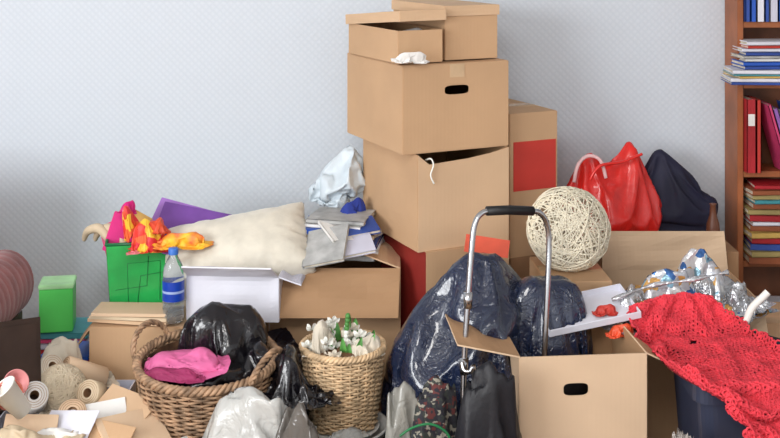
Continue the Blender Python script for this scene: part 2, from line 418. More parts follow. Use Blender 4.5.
# ---------------------------------------------------------------- carton
def carton(name,w,l,h,corner=None,center=None,z=0,yaw=0,m=KR,mi=KI,flaps=None,closed=False,hole=None,left=None,tape=False,extra=None,dip=None,fm=None,fw=.006):
    """corner = world xy of front-left bottom corner"""
    b=MB(); t=.004; hw,hl=w/2,l/2
    L=left or m
    b.panel((-hw,-hl,0),(-hw,hl,0),(hw,hl,0),(hw,-hl,0),m,t,4,0)
    if hole: b.holepanel((-hw,-hl,0),(hw,-hl,0),(-hw,-hl,h),m,hc=hole[:2],hs=hole[2:4])
    elif dip:
        xs=[-hw]+[-hw+w*q[0] for q in dip]+[hw]; zs=[h]+[h-q[1] for q in dip]+[h]
        for i in range(len(xs)-1):
            b.panel((xs[i],-hl,0),(xs[i+1],-hl,0),(xs[i+1],-hl,zs[i+1]),(xs[i],-hl,zs[i]),m,t,4,0,m2=mi)
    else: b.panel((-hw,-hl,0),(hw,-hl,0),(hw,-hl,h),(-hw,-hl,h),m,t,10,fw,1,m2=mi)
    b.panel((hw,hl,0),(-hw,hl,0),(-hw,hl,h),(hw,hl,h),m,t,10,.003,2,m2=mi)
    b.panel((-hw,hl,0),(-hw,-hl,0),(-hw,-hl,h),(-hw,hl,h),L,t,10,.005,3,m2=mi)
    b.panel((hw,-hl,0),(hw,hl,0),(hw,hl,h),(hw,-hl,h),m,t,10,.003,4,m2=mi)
    if closed:
        b.panel((-hw,-hl,h),(hw,-hl,h),(hw,-.002,h+.001),(-hw,-.002,h+.001),m,t,6,.002,5)
        b.panel((-hw,.002,h+.001),(hw,.002,h+.001),(hw,hl,h),(-hw,hl,h),m,t,6,.002,6)
        b.box((0,0,h+.0035),(w*.98,.05,.001),TAPE)
    if tape:
        b.box((tape*w-hw,-hl-.0032,h-.02),(.05,.0012,.04),TAPE)
    for side,(fl,ang) in (flaps or {}).items():
        a=math.radians(ang)
        inw={'f':V(0,1,0),'b':V(0,-1,0),'l':V(1,0,0),'r':V(-1,0,0)}[side]
        e=fl*(inw*math.cos(a)+V(0,0,1)*math.sin(a))
        p,q={'f':(V(-hw,-hl,h),V(hw,-hl,h)),'b':(V(hw,hl,h),V(-hw,hl,h)),'l':(V(-hw,hl,h),V(-hw,-hl,h)),'r':(V(hw,-hl,h),V(hw,hl,h))}[side]
        ins=(q-p).normalized()*.006
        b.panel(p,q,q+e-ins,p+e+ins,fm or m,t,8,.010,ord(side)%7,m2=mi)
    if extra: extra(b,w,l,h)
    a=math.radians(yaw); Rz=Matrix.Rotation(a,3,'Z')
    if corner is not None: cc=Vector((corner[0],corner[1],0))-Rz@V(-hw,-hl,0)
    else: cc=Vector((center[0],center[1],0))
    return b.obj(name,(cc.x,cc.y,z),(0,0,yaw))

# ---------------------------------------------------------------- ROOM
def wallmat():
    m=bpy.data.materials.new('embossed_wallpaper'); m.use_nodes=True
    nt=m.node_tree;N=nt.nodes;L=nt.links;b=N['Principled BSDF']
    tc=N.new('ShaderNodeTexCoord'); sp=N.new('ShaderNodeSeparateXYZ'); L.new(tc.outputs['Object'],sp.inputs[0])
    def M(op,a,bv):
        q=N.new('ShaderNodeMath'); q.operation=op
        for i,x in enumerate((a,bv)):
            if x is None: continue
            if isinstance(x,(int,float)): q.inputs[i].default_value=x
            else: L.new(x,q.inputs[i])
        return q.outputs[0]
    s=M('ADD',sp.outputs[0],sp.outputs[2]); d=M('SUBTRACT',sp.outputs[0],sp.outputs[2])
    k=125
    h=M('MULTIPLY',M('SINE',M('MULTIPLY',s,k),None),M('SINE',M('MULTIPLY',d,k),None))
    h=M('ABSOLUTE',h,None)
    bp=N.new('ShaderNodeBump'); bp.inputs['Strength'].default_value=.24; bp.inputs['Distance'].default_value=.003
    L.new(h,bp.inputs['Height']); L.new(bp.outputs['Normal'],b.inputs['Normal'])
    mx=N.new('ShaderNodeMix'); mx.data_type='RGBA'
    mx.inputs['A'].default_value=C(206,214,223); mx.inputs['B'].default_value=C(212,219,227)
    L.new(h,mx.inputs['Factor']); L.new(mx.outputs['Result'],b.inputs['Base Color'])
    b.inputs['Roughness'].default_value=.85
    return m
WALL=wallmat()
PLAIN=mat('plain_wall_paint',C(220,222,222),rough=.9,var=.02,bump=.05)
FLOORM=mat('floor_laminate',C(150,112,80),rough=.5,var=.2,scale=4,bump=.05)
def slab(name,c,size,m):
    b=MB(); b.box((0,0,0),size,m); return b.obj(name,c,center=False)
slab('wall_back',(0,3.95,1.3),(6.2,.1,2.6),WALL)
slab('floor',(0,1.45,-.05),(6.2,4.9,.1),FLOORM)
slab('ceiling',(0,1.45,2.65),(6.2,4.9,.1),PLAIN)
b=MB()
b.box((0,0,.4),(.1,4.9,.8),PLAIN); b.box((0,0,2.5),(.1,4.9,.2),PLAIN)
b.box((0,-2.1,1.6),(.1,.7,1.6),PLAIN); b.box((0,1.45,1.6),(.1,2.0,1.6),PLAIN)
b.obj('wall_left',(-3.05,1.45,0),center=False)
slab('wall_right',(3.05,1.45,1.3),(.1,4.9,2.6),PLAIN)
b=MB()
for y in(-1.72,.42): b.box((0,y,1.6),(.08,.06,1.6),BUCK)
for z in(.83,2.37): b.box((0,-.65,z),(.08,2.2,.06),BUCK)
b.box((0,-.65,1.6),(.05,.05,1.5),BUCK)
b.obj('window_1',(-3.05,1.45,0),center=False)
b=MB(); b.box((0,0,.04),(4.1,.015,.08),PLAIN,bev=.004); b.obj('baseboard_back',(-.95,3.89,0),center=False)

# ---------------------------------------------------------------- BOOKCASE
bx0,by0=1.185,3.75
b=MB(); W_=.8; dp=.145
b.box((.01,dp/2,.95),(.02,dp,1.9),WOOD,bev=.002); b.box((W_-.01,dp/2,.95),(.02,dp,1.9),WOOD,bev=.002)
b.box((W_/2,dp-.004,.95),(W_-.04,.006,1.9),WOODB)
SH=[.05,.355,.661,.964,1.171,1.45,1.85]
for z in SH: b.box((W_/2,dp/2-.004,z-.01),(W_-.042,dp-.01,.02),WOOD,bev=.002)
b.obj('bookcase',(bx0,by0,0),center=False)
UP=Matrix(((0,0,1),(1,0,0),(0,1,0)))
def upright(name,x0,x1,z,cols,hmin,hmax,y,seed):
    r=random.Random(seed); b=MB(); x=x0
    i=0
    while x<x1:
        t=r.uniform(.014,.032); h=r.uniform(hmin,hmax); dd=r.uniform(.10,.12)
        b.book((x+t/2,y+dd/2,z+h/2),(dd,h,t),cols[i%len(cols)],UP)
        if i%2==0: b.box((x+t/2,y-.0006,z+h*.72),(t*.7,.0008,h*.16),PAPER)
        x+=t+.002; i+=1
    return b.obj(name)
DR=mat('book_red',C(176,34,44),rough=.5,bump=.05); DB=mat('book_blue',C(50,80,160),rough=.5,bump=.05)
BR=mat('book_brown',C(150,84,52),rough=.6,bump=.05); OL=mat('book_olive',C(168,150,96),rough=.6,bump=.05); PK=mat('book_pink',C(214,70,120),rough=.5,bump=.05)
BY=mat('book_yellow',C(216,178,96),rough=.5,bump=.05)
upright('shelf_books',bx0+.024,bx0+.77,1.172,[DB,BLUE,WH,DB,LILAC,BLUE],.17,.22,by0-.01,1)
upright('shelf_books',bx0+.022,bx0+.07,.662,[DR,REDP,DR],.225,.25,by0-.03,2)
b=MB()
x=bx0+.082
for i,m_ in enumerate([PK,PURPLE,WH,TEAL,DB,PAPER,OL,DR,WH,BR,DB,WH,PK,OL,BR,WH]):
    lean=math.radians(-16 if i<6 else 0); t=.012+.005*(i%3)
    R=Matrix.Rotation(lean,3,'Y')@UP
    h=.24-.014*(i%4); b.book((x+t/2+.035*(i<6),by0+.02-.012*(i<6),.663+h/2*math.cos(lean)+abs(math.sin(lean))*t/2),(.13,h,t),m_,R); x+=t/ math.cos(lean)+.002+(.03 if i==5 else 0)
b.obj('shelf_books')
def flatstack(name,x,y,z,specs,seed,w=.17,l=.13,along=True):
    r=random.Random(seed); b=MB(); zz=z
    for m_,t,sc in specs:
        R=Matrix.Rotation(math.radians(r.uniform(-6,6)+90),3,'Z')
        b.book((x+r.uniform(-.008,.008),y+r.uniform(-.006,.006),zz+t/2),(l*sc,w*sc,t-.0006),m_,R); zz+=t
    return b.obj(name)
flatstack('shelf_book_stack',bx0+.11,by0+.02,.357,[(BR,.026,1),(OL,.02,1),(DB,.022,.95),(DR,.02,.95),(BY,.02,1),(BR,.02,.9),(WH,.014,.9),(DR,.022,.95),(OL,.018,.9),(BR,.02,.85),(TEAL,.014,.9),(OL,.016,.9),(BR,.018,.88),(DR,.014,.8)],3,w=.165,l=.135)
flatstack('shelf_book_stack',bx0+.33,by0+.05,.357,[(DB,.03,1),(WH,.022,1),(BR,.026,.95),(OL,.02,.95),(DR,.03,1),(BR,.02,.9)],33,w=.165,l=.12)
flatstack('magazine_stack',bx0+.095,by0-.01,.966,[(DB,.010,1),(WH,.012,1),(BY,.008,.98),(TEAL,.006,1),(WH,.014,.95),(DB,.012,.8),(BLUE,.014,.75),(PAPER,.010,.72),(GREYM,.01,.74),(DB,.012,.7),(WH,.012,.7),(REDP,.01,.66),(WH,.014,.68)],4,w=.26,l=.15)
flatstack('magazine_stack',bx0+.38,by0+.05,.966,[(WH,.03,1),(DB,.03,.9),(PAPER,.03,.9)],5,w=.2,l=.13)
flatstack('shelf_book_stack',bx0+.16,by0+.05,.052,[(BR,.04,1),(DB,.04,.95),(OL,.04,1),(WH,.03,.9)],8,w=.2,l=.13)

# ---------------------------------------------------------------- central tower of cartons
c=X(403,3.25)
carton('cardboard_box',.36,.42,.26,corner=(c,3.25),z=.816,yaw=25,m=KR,closed=True,hole=(.5,.70,.042,.014),tape=.5)
c=X(418,3.25)
def string(b,w,l,h):
    b.tube(catmull([(-.12,-l/2+.02,h-.02),(-.115,-l/2-.006,h-.012),(-.11,-l/2-.012,h-.03),(-.118,-l/2-.01,h-.06),(-.108,-l/2-.012,h-.085)],6),.0025,PETAL,6)
carton('cardboard_box',.31,.40,.285,corner=(c,3.25),z=.528,yaw=25,m=KL,dip=[(.12,.03),(.55,.022),(.8,.012)],left=KR,extra=string)
c=X(426,3.25)
carton('cardboard_box',.28,.33,.526,corner=(c,3.25),z=0,yaw=24,m=KR,closed=True,left=DRED)
def shoebox(name,w,l,h,corner,z,yaw,liddz=0,lidyaw=0,tilt=0,items=False):
    b=MB();hw,hl=w/2,l/2;t=.003
    for a_,b_ in [((-hw,-hl),(hw,-hl)),((hw,-hl),(hw,hl)),((hw,hl),(-hw,hl)),((-hw,hl),(-hw,-hl))]:
        b.panel((*a_,0),(*b_,0),(*b_,h-.006),(*a_,h-.006),KR,t,4,.001,m2=KI)
    b.box((0,0,.002),(w,l,.003),KR)
    W,L=hw+.005,hl+.005
    R=Matrix.Rotation(math.radians(lidyaw),3,'Z')@Matrix.Rotation(math.radians(tilt),3,'X')
    o=V(0,0,h+liddz)
    q=lambda x,y,z_:o+R@V(x,y,z_)
    b.panel(q(-W,-L,0),q(W,-L,0),q(W,L,0),q(-W,L,0),KL,t,4,.002)
    for a_,b_ in [((-W,-L),(W,-L)),((W,-L),(W,L)),((W,L),(-W,L)),((-W,L),(-W,-L))]:
        b.panel(q(*a_,-.03),q(*b_,-.03),q(*b_,0),q(*a_,0),KL,t,4,.001)
    if items:
        b.cloth('foil',(0,-hl+.06,h-.058),GREYM,scale=(.055,.04,.08))
    Rz=Matrix.Rotation(math.radians(yaw),3,'Z'); cc=Vector((corner[0],corner[1],0))-Rz@V(-hw,-hl,0)
    return b.obj(name,(cc.x,cc.y,z),(0,0,yaw))
Rz25=Matrix.Rotation(math.radians(25),3,'Z')
base=V(X(403,3.25),3.25,0)
shoebox('shoe_box',.148,.36,.104,(base+Rz25@V(-.006,.02,0)),1.082,26,liddz=.036,lidyaw=2,tilt=-5,items=True)
shoebox('shoe_box',.182,.37,.165,(base+Rz25@V(.168,.05,0)),1.082,25)
b=MB(); b.cloth('foil',P(411,62,3.235),PAPER,scale=(.05,.02,.05),rot=(20,5,20)); b.obj('crumpled_paper')
def redlab(b,w,l,h): b.box((w*.02,-l/2-.0032,h-.165),(w*.90,.0012,.155),REDP)
carton('cardboard_box',.175,.30,.45,corner=(.375,3.45),z=.452,yaw=25,m=KR,closed=True,extra=redlab,fw=0)
carton('cardboard_box',.17,.30,.45,corner=(.378,3.45),z=0,yaw=25,m=KD,closed=True)
carton('cardboard_box',.19,.25,.472,corner=(.445,3.14),z=0,yaw=3,m=KR,closed=True)
carton('cardboard_box',.53,.30,.445,corner=(.59,3.54),z=0,yaw=0,m=KD,closed=True)

# ---------------------------------------------------------------- left cartons
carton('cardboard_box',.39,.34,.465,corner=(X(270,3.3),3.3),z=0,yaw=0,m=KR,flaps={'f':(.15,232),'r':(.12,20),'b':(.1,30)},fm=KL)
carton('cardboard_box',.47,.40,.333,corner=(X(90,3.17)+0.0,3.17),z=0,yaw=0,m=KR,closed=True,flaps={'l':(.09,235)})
b=MB()
for i in range(3): b.box((0,0,.006+.011*i),(.24-.01*i,.10,.009),[KL,BEIGE,KP][i],Matrix.Rotation(math.radians(-6+4*i),3,'Z'))
b.obj('cardboard_sheets',(X(133,3.22),3.225,.339),(0,0,-4),center=False)
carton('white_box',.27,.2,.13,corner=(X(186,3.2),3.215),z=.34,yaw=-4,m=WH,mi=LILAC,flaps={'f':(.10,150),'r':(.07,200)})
b=MB(); 
for i in range(4): b.box((.0,0,.005+.008*i),(.12,.1,.006),[BEIGE,LILAC,PAPER,BLACKF][i],Matrix.Rotation(math.radians(10*i),3,'Z'))
b.obj('notebook_stack',(X(225,3.3),3.32,.345),center=False)
b=MB(); b.cloth('pillow',P(240,262,3.38),PILLOW,scale=(.212,.19,.205),rot=(36,-9,8)); b.obj('throw_pillow')

b=MB(); zz=.472; r=random.Random(5)
for i,(m_,t) in enumerate([(GREYM,.018),(PAPER,.012),(DB,.016),(PAPER,.012),(BEIGE,.014),(BLUE,.018),(PAPER,.012),(GREYM,.014)]):
    R=Matrix.Rotation(math.radians(r.uniform(-18,10)+80),3,'Z')
    b.book((X(340,3.42)+r.uniform(-.015,.015),3.46,zz+t/2),(.2-.006*i,.24-.008*i,t-.001),m_,R); zz+=t
b.obj('book_stack')
b=MB(); R=Euler((math.radians(28),math.radians(-14),math.radians(-12))).to_matrix()
b.book(P(326,246,3.3),(.13,.15,.012),GREYM,R); b.book(P(352,242,3.32),(.12,.13,.012),LILAC,Euler((math.radians(20),math.radians(-8),.2)).to_matrix())
b.book(P(343,231,3.37),(.12,.12,.010),PAPER,Euler((math.radians(16),math.radians(6),.5)).to_matrix())
b.book(P(356,228,3.38),(.13,.09,.014),DB,Euler((math.radians(14),math.radians(-6),.3)).to_matrix())
b.obj('magazine_stack')
b=MB()
b.cloth('white',(X(328,3.6),3.62,.575),WHITEBAG,scale=.155,rot=(0,18,0))
b.obj('white_plastic_bag')
b=MB(); b.cloth('foil',P(354,222,3.5),mat('blue_cloth',C(40,60,150),rough=.7,bump=.3),scale=(.05,.06,.11),rot=(0,0,40)); b.obj('blue_cloth')

def taperbin(name,cx,cy,z,w,l,h,m,mr,yaw=0,taper=.88,rimw=.005):
    b=MB()
    def ring(k,zz): return [V(sx*w/2*k,sy*l/2*k,zz) for sx,sy in((-1,-1),(1,-1),(1,1),(-1,1))]
    lo=ring(taper,0);hi=ring(1,h)
    for i in range(4):
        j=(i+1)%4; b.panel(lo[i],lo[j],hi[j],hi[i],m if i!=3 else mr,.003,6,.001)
    b.panel(lo[0],lo[3],lo[2],lo[1],m,.003,3,0)
    for i in range(4):
        j=(i+1)%4; b.tube([hi[i],hi[j]],rimw,mr,8)
    def fp(u,v): 
        k=taper+(1-taper)*v
        return V((u-.5)*w*k,-l/2*k-.0025,h*v)
    for pts in ([(.3,.1),(.3,.7),(.8,.72),(.82,.12)],[(.1,.3),(.6,.34),(.62,.8)],[(.45,.05),(.5,.5),(.95,.55)]):
        b.tube([fp(*p) for p in pts],.0008,GREEND,4)
    return b.obj(name,(cx,cy,z),(0,0,yaw),center=False)
taperbin('green_bin',X(139,3.36),3.385,.340,.2,.15,.197,GREEN,GREEND,12)
b=MB()
def ang(rx,ry,rz): return Euler((math.radians(rx),math.radians(ry),math.radians(rz))).to_matrix()
b.box(P(122,234,3.36),(.085,.006,.12),MAGENTA,ang(-12,18,10),bev=.002)
b.box(P(113,240,3.38),(.07,.006,.11),PK,ang(-16,-25,-10),bev=.002)
b.box(P(134,232,3.37),(.06,.004,.12),BY,ang(-10,30,5),bev=.001)
b.obj('magenta_notebook')
b=MB()
VIO=mat('violet_folder',C(118,74,156),rough=.4,bump=.02); LIL=mat('lilac_folder',C(172,124,206),rough=.4,bump=.02)
b.box(P(206,238,3.37),(.22,.17,.004),PURPLE,ang(34,8,-8),bev=.001)
b.box(P(194,232,3.39),(.24,.17,.004),VIO,ang(42,10,-4),bev=.001)
b.box(P(182,226,3.42),(.20,.15,.004),LIL,ang(46,12,-10),bev=.001)
b.obj('purple_folders')
b=MB()
TROP=multi('doll_fabric',[C(228,60,50),C(240,110,60),C(246,196,60),C(220,50,60),C(226,80,50),C(236,140,150)],scale=34,rough=.5)
OCH=mat('ochre_cloth',C(244,196,44),rough=.5,bump=.3,col2=C(226,70,60),scale=24)
b.cloth('black',P(150,252,3.3),TROP,scale=(.055,.05,.10),rot=(0,0,20))
b.cloth('foil',P(184,245,3.27),OCH,scale=(.075,.05,.06),rot=(10,0,-10))
b.cloth('drape',P(134,240,3.31),TROP,scale=(.04,.035,.09),rot=(0,-12,50))
b.cloth('foil',P(128,214,3.33),MAGENTA,scale=(.025,.03,.06),rot=(0,10,50))
b.cloth('foil',P(160,234,3.31),ORA,scale=(.04,.035,.07),rot=(0,10,100))
b.obj('rag_doll')
b=MB()
for dx in(0,.035):
    b.tube(catmull([P(84,240,3.42)+V(dx,0,0),P(88,231,3.4)+V(dx,0,0),P(100,229,3.38)+V(dx,0,0),P(112,240,3.36)+V(dx,0,-.01),P(118,250,3.34)+V(dx,0,-.02)],8),lambda t:.006+.009*math.sin(t*math.pi),BEIGE,10)
b.obj('beige_sandals')
def bottle(name,loc):
    b=MB()
    pr=[(0,0),(.024,0),(.03,.004),(.031,.02),(.0295,.03),(.031,.04),(.0295,.05),(.031,.06),(.031,.125),(.0295,.135),(.030,.145),(.026,.165),(.016,.185),(.0125,.192),(.0125,.2)]
    b.lathe(pr,GLASS,36)
    b.lathe([(.0316,.065),(.0316,.122)],mat('bottle_label_blue',C(30,70,180),rough=.3,bump=0),36)
    b.lathe([(.0319,.088),(.0319,.095)],mat('bottle_label_white',C(170,190,236),rough=.3,bump=0),36)
    b.lathe([(.0145,.196),(.0145,.212),(.013,.214),(0,.214)],mat('bottle_cap_blue',C(60,120,210),rough=.4,bump=0),24)
    return b.obj(name,loc,center=False)
bottle('water_bottle',(X(173,3.19),3.195,.342))
carton('cardboard_box',.28,.30,.10,corner=(-1.28,3.50),z=0,yaw=0,m=KD,closed=True)
flatstack('book_stack',X(57,3.5),3.6,.106,[(TEAL,.02,1),(DR,.014,1.02),(LILAC,.018,1),(PK,.012,.95),(TEAL,.018,.95)],9,w=.18,l=.16)
b=MB(); b.box((0,0,.07),(.105,.1,.14),GREENB,bev=.003); b.box((0,0,.146),(.110,.105,.014),mat('pale_green',C(190,240,180),bump=.02),bev=.003); b.obj('green_gift_box',(X(55,3.55),3.58,.19),(0,0,10),center=False)
flatstack('book_stack',X(62,3.2),3.27,.002,[(BR,.04,1),(WH,.03,1),(DR,.03,1),(BLUE,.03,1),(PAPER,.03,1),(TEAL,.016,.98),(PK,.02,.95),(WH,.012,.9),(DR,.014,.9),(BLUE,.01,.85)],12,w=.17,l=.15)

# armchair at left (arm reaches into the view)
b=MB()
def armfn(u,v):
    a=2*math.pi*u; y=2.80+.5*v
    rr=.084*(1+.02*abs(math.sin(v*44)))
    e=1 if .12<v<.88 else (max(.02,math.sin(min(v,1-v)/.12*math.pi/2)))
    return V(-1.135+rr*e*math.cos(a)*1.0,y,.44+rr*e*math.sin(a)*1.15)
b.grid(armfn,28,160,ROSE,wrap=True)
b.box((-1.12,3.05,.18),(.06,.44,.36),WOODD,bev=.008)
b.box((-1.45,3.05,.3),(.55,.5,.16),ROSE,bev=.04); b.box((-1.5,3.36,.5),(.5,.12,.5),ROSE,bev=.05)
b.box((-1.78,3.05,.2),(.06,.44,.4),WOODD,bev=.008)
b.obj('armchair')

# ---------------------------------------------------------------- baskets
def weave(b,prof,rowh,N,m,mdark,rs=.0035,c=(0,0,0),amp=.005,sy=1):
    rf,z0,z1=prof;c=Vector(c)
    rows=int((z1-z0)/rowh)
    for k in range(rows+1):
        z=z0+k*rowh;pts=[]
        for i in range(N*3):
            a=2*math.pi*i/(N*3); r=rf(z)+amp*math.cos(a*N/2+(k%2)*math.pi)
            pts.append(c+V(r*math.cos(a),r*math.sin(a)*sy,z+.0012*math.sin(a*3+k)))
        b.tube(pts,rs,m,6,closed=True)
    for i in range(N):
        a=2*math.pi*i/N
        b.tube([c+V(rf(z0+(z1-z0)*t)*math.cos(a),rf(z0+(z1-z0)*t)*math.sin(a)*sy,z0+(z1-z0)*t) for t in [q/6 for q in range(7)]],rs*.8,mdark,5)
def braid(b,rf,z,m,c=(0,0,0),rs=.006,tw=24,sy=1,br=.008):
    c=Vector(c)
    for ph in range(3):
        pts=[]
        for i in range(220):
            a=2*math.pi*i/220;q=a*tw+ph*2*math.pi/3
            r=rf+br*math.cos(q)
            pts.append(c+V(r*math.cos(a),r*math.sin(a)*sy,z+br*math.sin(q)))
        b.tube(pts,rs,m,6,closed=True)
b=MB()
rf=lambda z:.128+.055*math.sin(min(1,z/.2)*math.pi*.5)
weave(b,(rf,.005,.195),.0072,36,WICK,WICKD,rs=.0036,amp=.0048)
braid(b,.186,.203,WICK,rs=.0062,br=.0075)
braid(b,.130,.006,WICKD,rs=.005,br=.005,tw=20)
b.lathe([(0,.006),(.128,.006)],WICKD,40); b.lathe([(.124,.008),(.174,.19)],WICKD,40)
for s_ in(1,-1):
    for ph in range(3):
        pts=[]
        for i in range(60):
            t=i/59;a=math.pi*t; q=t*26+ph*2.09
            ctr=V(s_*(.185+.02*math.sin(a)),.075*math.cos(a),.2+.06*math.sin(a))
            pts.append(ctr+V(.005*math.cos(q),0,.005*math.sin(q)))
        b.tube(pts,.0046,WICK,6)
BK=(X(209,3.02),3.0)
BZ=.112
b.obj('wicker_basket',(BK[0],BK[1],BZ),(4,2,-25),center=False)
carton('cardboard_box',.40,.30,.105,center=(BK[0],3.0),z=0,yaw=0,m=KD,closed=True)
b=MB(); b.blob((BK[0]-.005,3.01,BZ+.15),(.15,.15,.05),BLACKP,seed=1,amp=.1,sub=4,rid=0,puff=.3)
b.cloth('black',(X(228,3.06),3.05,BZ+.145),BLACKP,scale=(.14,.13,.19),rot=(0,0,15))
b.cloth('rumple',(X(258,3.0),3.02,BZ+.15),BLACKP,scale=(.075,.09,.12),rot=(0,14,-60))
b.obj('black_plastic_bag')
b=MB(); b.cloth('pink',(X(184,2.94),2.93,BZ+.185),PINK,scale=(.165,.17,.17),rot=(6,-6,-8))
b.cloth('pink',(X(172,2.87),2.865,BZ+.192),mat('burgundy_trim',C(150,44,90),rough=.7,bump=.2),scale=(.12,.07,.09),rot=(4,-2,-14))
b.obj('pink_blanket')

PX,PY=X(343,3.02),3.02; PZ=.125
b=MB(); rp=lambda z:.088+.022*min(1,z/.2)
weave(b,(rp,.005,.205),.0066,28,WICKL,WICKL,rs=.0034,amp=.0042)
braid(b,.111,.212,WICKL,rs=.005,br=.0055,tw=20)
b.lathe([(0,.01),(.084,.01),(.103,.19)],WICK,40)
b.obj('wicker_planter',(PX,PY,PZ),center=False)
b=MB()
b.lathe([(0,.0),(.095,.0),(.118,.122),(.124,.124),(.124,.116),(.119,.116),(.112,.10),(.09,.01),(0,.01)],BUCK,48)
b.lathe([(.0,.12),(.1,.12)],BUCK,40)
b.obj('white_bucket',(PX,PY,.0),center=False)
b=MB()
b.blob((PX,PY,PZ+.19),(.1,.1,.03),WICKD,seed=3,amp=.2,sub=3)
def leaf(b,base,tip,w,m,bend=.02):
    base,tip=Vector(base),Vector(tip);d=tip-base;side=d.cross(V(0,1,.3)).normalized();nn=d.cross(side).normalized()
    b.grid(lambda u,v:base+d*v+side*((u-.5)*2*w*math.sin(math.pi*min(1,v*.96+.03))**.8)+nn*(bend*math.sin(v*math.pi)+.25*w*abs(u-.5)*2),6,12,m)
r=random.Random(4); PT=PZ+.205
for k in range(12):
    a=r.uniform(0,6.28);l=r.uniform(.03,.06)
    bs=V(PX+.05*math.cos(a)+.012,PY+.03*math.sin(a),PT)
    leaf(b,bs,bs+V(l*.7*math.cos(a),l*.7*math.sin(a),l),.010,LEAF)
for k in range(30):
    a=r.uniform(0,6.28);q=r.uniform(.02,.1)
    c_=V(PX-.008+q*math.cos(a),PY+q*math.sin(a),PT+.012+r.uniform(0,.04)*(1-q*5+.3))
    b.tube([V(PX,PY,PT-.01),c_],.0015,LEAF,4)
    for j in range(5):
        aa=j*1.257+k
        leaf(b,c_,c_+V(.018*math.cos(aa),.018*math.sin(aa),.012),.007,PETAL if k%3 else CREAM,.003)
for j in range(9):
    c_=V(X(348,3.0)-.001*j,3.0-.01,PT+.098-.011*j); b.blob(c_,(.007,.007,.008),PETAL if j>3 else LEAF,seed=j,sub=2)
b.tube(catmull([V(PX,PY,PT),V(PX+.02,PY,PT+.06),V(X(350,3),2.99,PT+.1)],6),.0018,LEAF,5)
b.cloth('black',(X(322,3.0),3.0,PT-.005),CREAM,scale=(.05,.05,.09),rot=(0,0,80))
b.cloth('foil',(X(366,3.0),2.98,PT-.005),CREAM,scale=(.05,.05,.08),rot=(0,0,30))
b.obj('potted_flowers')

b=MB(); b.cloth('rumple',(X(288,2.98),2.93,.24),BLACKP,scale=(.055,.07,.17),rot=(0,0,110)); b.cloth('black',(X(292,2.98),2.94,.02),BLACKP,scale=(.065,.07,.26),rot=(0,0,20)); b.obj('black_plastic_bag')
b=MB()
b.cloth('rumple',(X(256,2.8),2.74,.13),CLEARP,scale=(.115,.10,.27),rot=(0,0,-10),zmin=.002)
b.cloth('lobe',(X(244,2.8),2.72,.0),CLEARP,scale=(.17,.12,.16),rot=(0,0,200),zmin=.002)
b.obj('clear_plastic_bag')
b=MB(); b.cloth('rumple',(X(300,2.72),2.67,.0),mat('grey_film',C(110,104,98),rough=.15,bump=.5,kind='crumple',bscale=20,bdist=.008,trans=.2),scale=(.075,.09,.42),rot=(0,0,150),zmin=.002); b.obj('plastic_film')

# ---------------------------------------------------------------- trash bag
b=MB()
b.cloth('trash',(X(462,3.0),3.02,.0),NAVYP,scale=(.172,.17,.230),rot=(0,0,0),zmin=.003)
b.cloth('lobe',(X(538,3.08),3.03,.16),NAVYP,scale=(.17,.14,.30),rot=(0,0,10))
b.obj('trash_bag')
b=MB(); b.box(P(487,246,3.2),(.13,.006,.05),mat('coral_card',C(232,96,70),rough=.5,bump=.02),ang(-10,10,5)); b.obj('coral_folder')

b=MB()
q=[P(461,440,2.76),P(464,368,2.80),P(468,300,2.82),P(472,245,2.84),P(475,224,2.85),P(481,214,2.86),P(492,211,2.87),P(530,211,2.91),P(541,214,2.92),P(547,225,2.93),P(549,245,2.93),P(547,300,2.91),P(543,380,2.89)]
q[0].z=.03
b.tube(catmull(q,8),.0075,CHROME,12)
q2=[V(X(461,2.76)+.028,2.76,.03),P(474,376,2.78),P(470,372,2.775),P(464,370,2.78),P(462,362,2.79)]
b.tube(catmull(q2,6),.006,CHROME,10)
b.tube([P(487,211,2.865),P(509,210,2.89),P(533,211,2.915)],.0125,RUB,14)
for (u,v,d_) in[(464,366,2.80),(468,300,2.82)]:
    p=P(u,v,d_); b.tube([p+V(0,0,-.02),p+V(0,0,.02)],.0115,CHROME,12)
b.box((.30,2.74,.045),(.28,.2,.012),CHROME,bev=.004)
for x in(.17,.42):
    b.tube([(x-.012,2.86,.05),(x+.012,2.86,.05)],.05,RUB,24)
b.tube([(.17,2.86,.05),(.42,2.86,.05)],.006,CHROME,8)
b.tube([P(543,380,2.89),V(.40,2.87,.05)],.0075,CHROME,12)
b.obj('luggage_cart')

# clutter in front of trash bag
b=MB(); b.cloth('rumple',(X(488,2.70),2.66,.0),BLACKF,scale=(.09,.09,.56),rot=(0,0,15),zmin=.002); b.cloth('black',(X(500,2.70),2.67,.04),BLACKP,scale=(.085,.06,.26),rot=(0,0,20)); b.obj('black_tote_bag')
b=MB(); b.cloth('drape',(X(505,2.58),2.53,0),TART,scale=(.085,.06,.19),rot=(0,0,60),zmin=.002); b.obj('burgundy_purse')
b=MB(); b.cloth('rumple',(X(436,2.78),2.77,.0),MULTI,scale=(.075,.07,.46),rot=(0,0,30),zmin=.002); b.obj('patterned_scarf')
b=MB(); b.cloth('rumple',(X(404,2.78),2.76,.0),mat('grey_bag_film',C(150,148,140),rough=.25,bump=.6,kind='crumple',bscale=20,bdist=.01,coat=.4),scale=(.06,.07,.44),rot=(0,0,200),zmin=.002); b.obj('grey_plastic_bag')
b=MB(); b.tube(catmull([P(400,436,2.62),P(412,428,2.62),P(430,424,2.62),P(446,432,2.62),P(452,446,2.62)],8),.003,GREEND,8); b.cloth('rumple',(X(424,2.66),2.61,.0),CREAM,scale=(.10,.06,.25),rot=(0,0,5),zmin=.002); b.obj('green_rope')

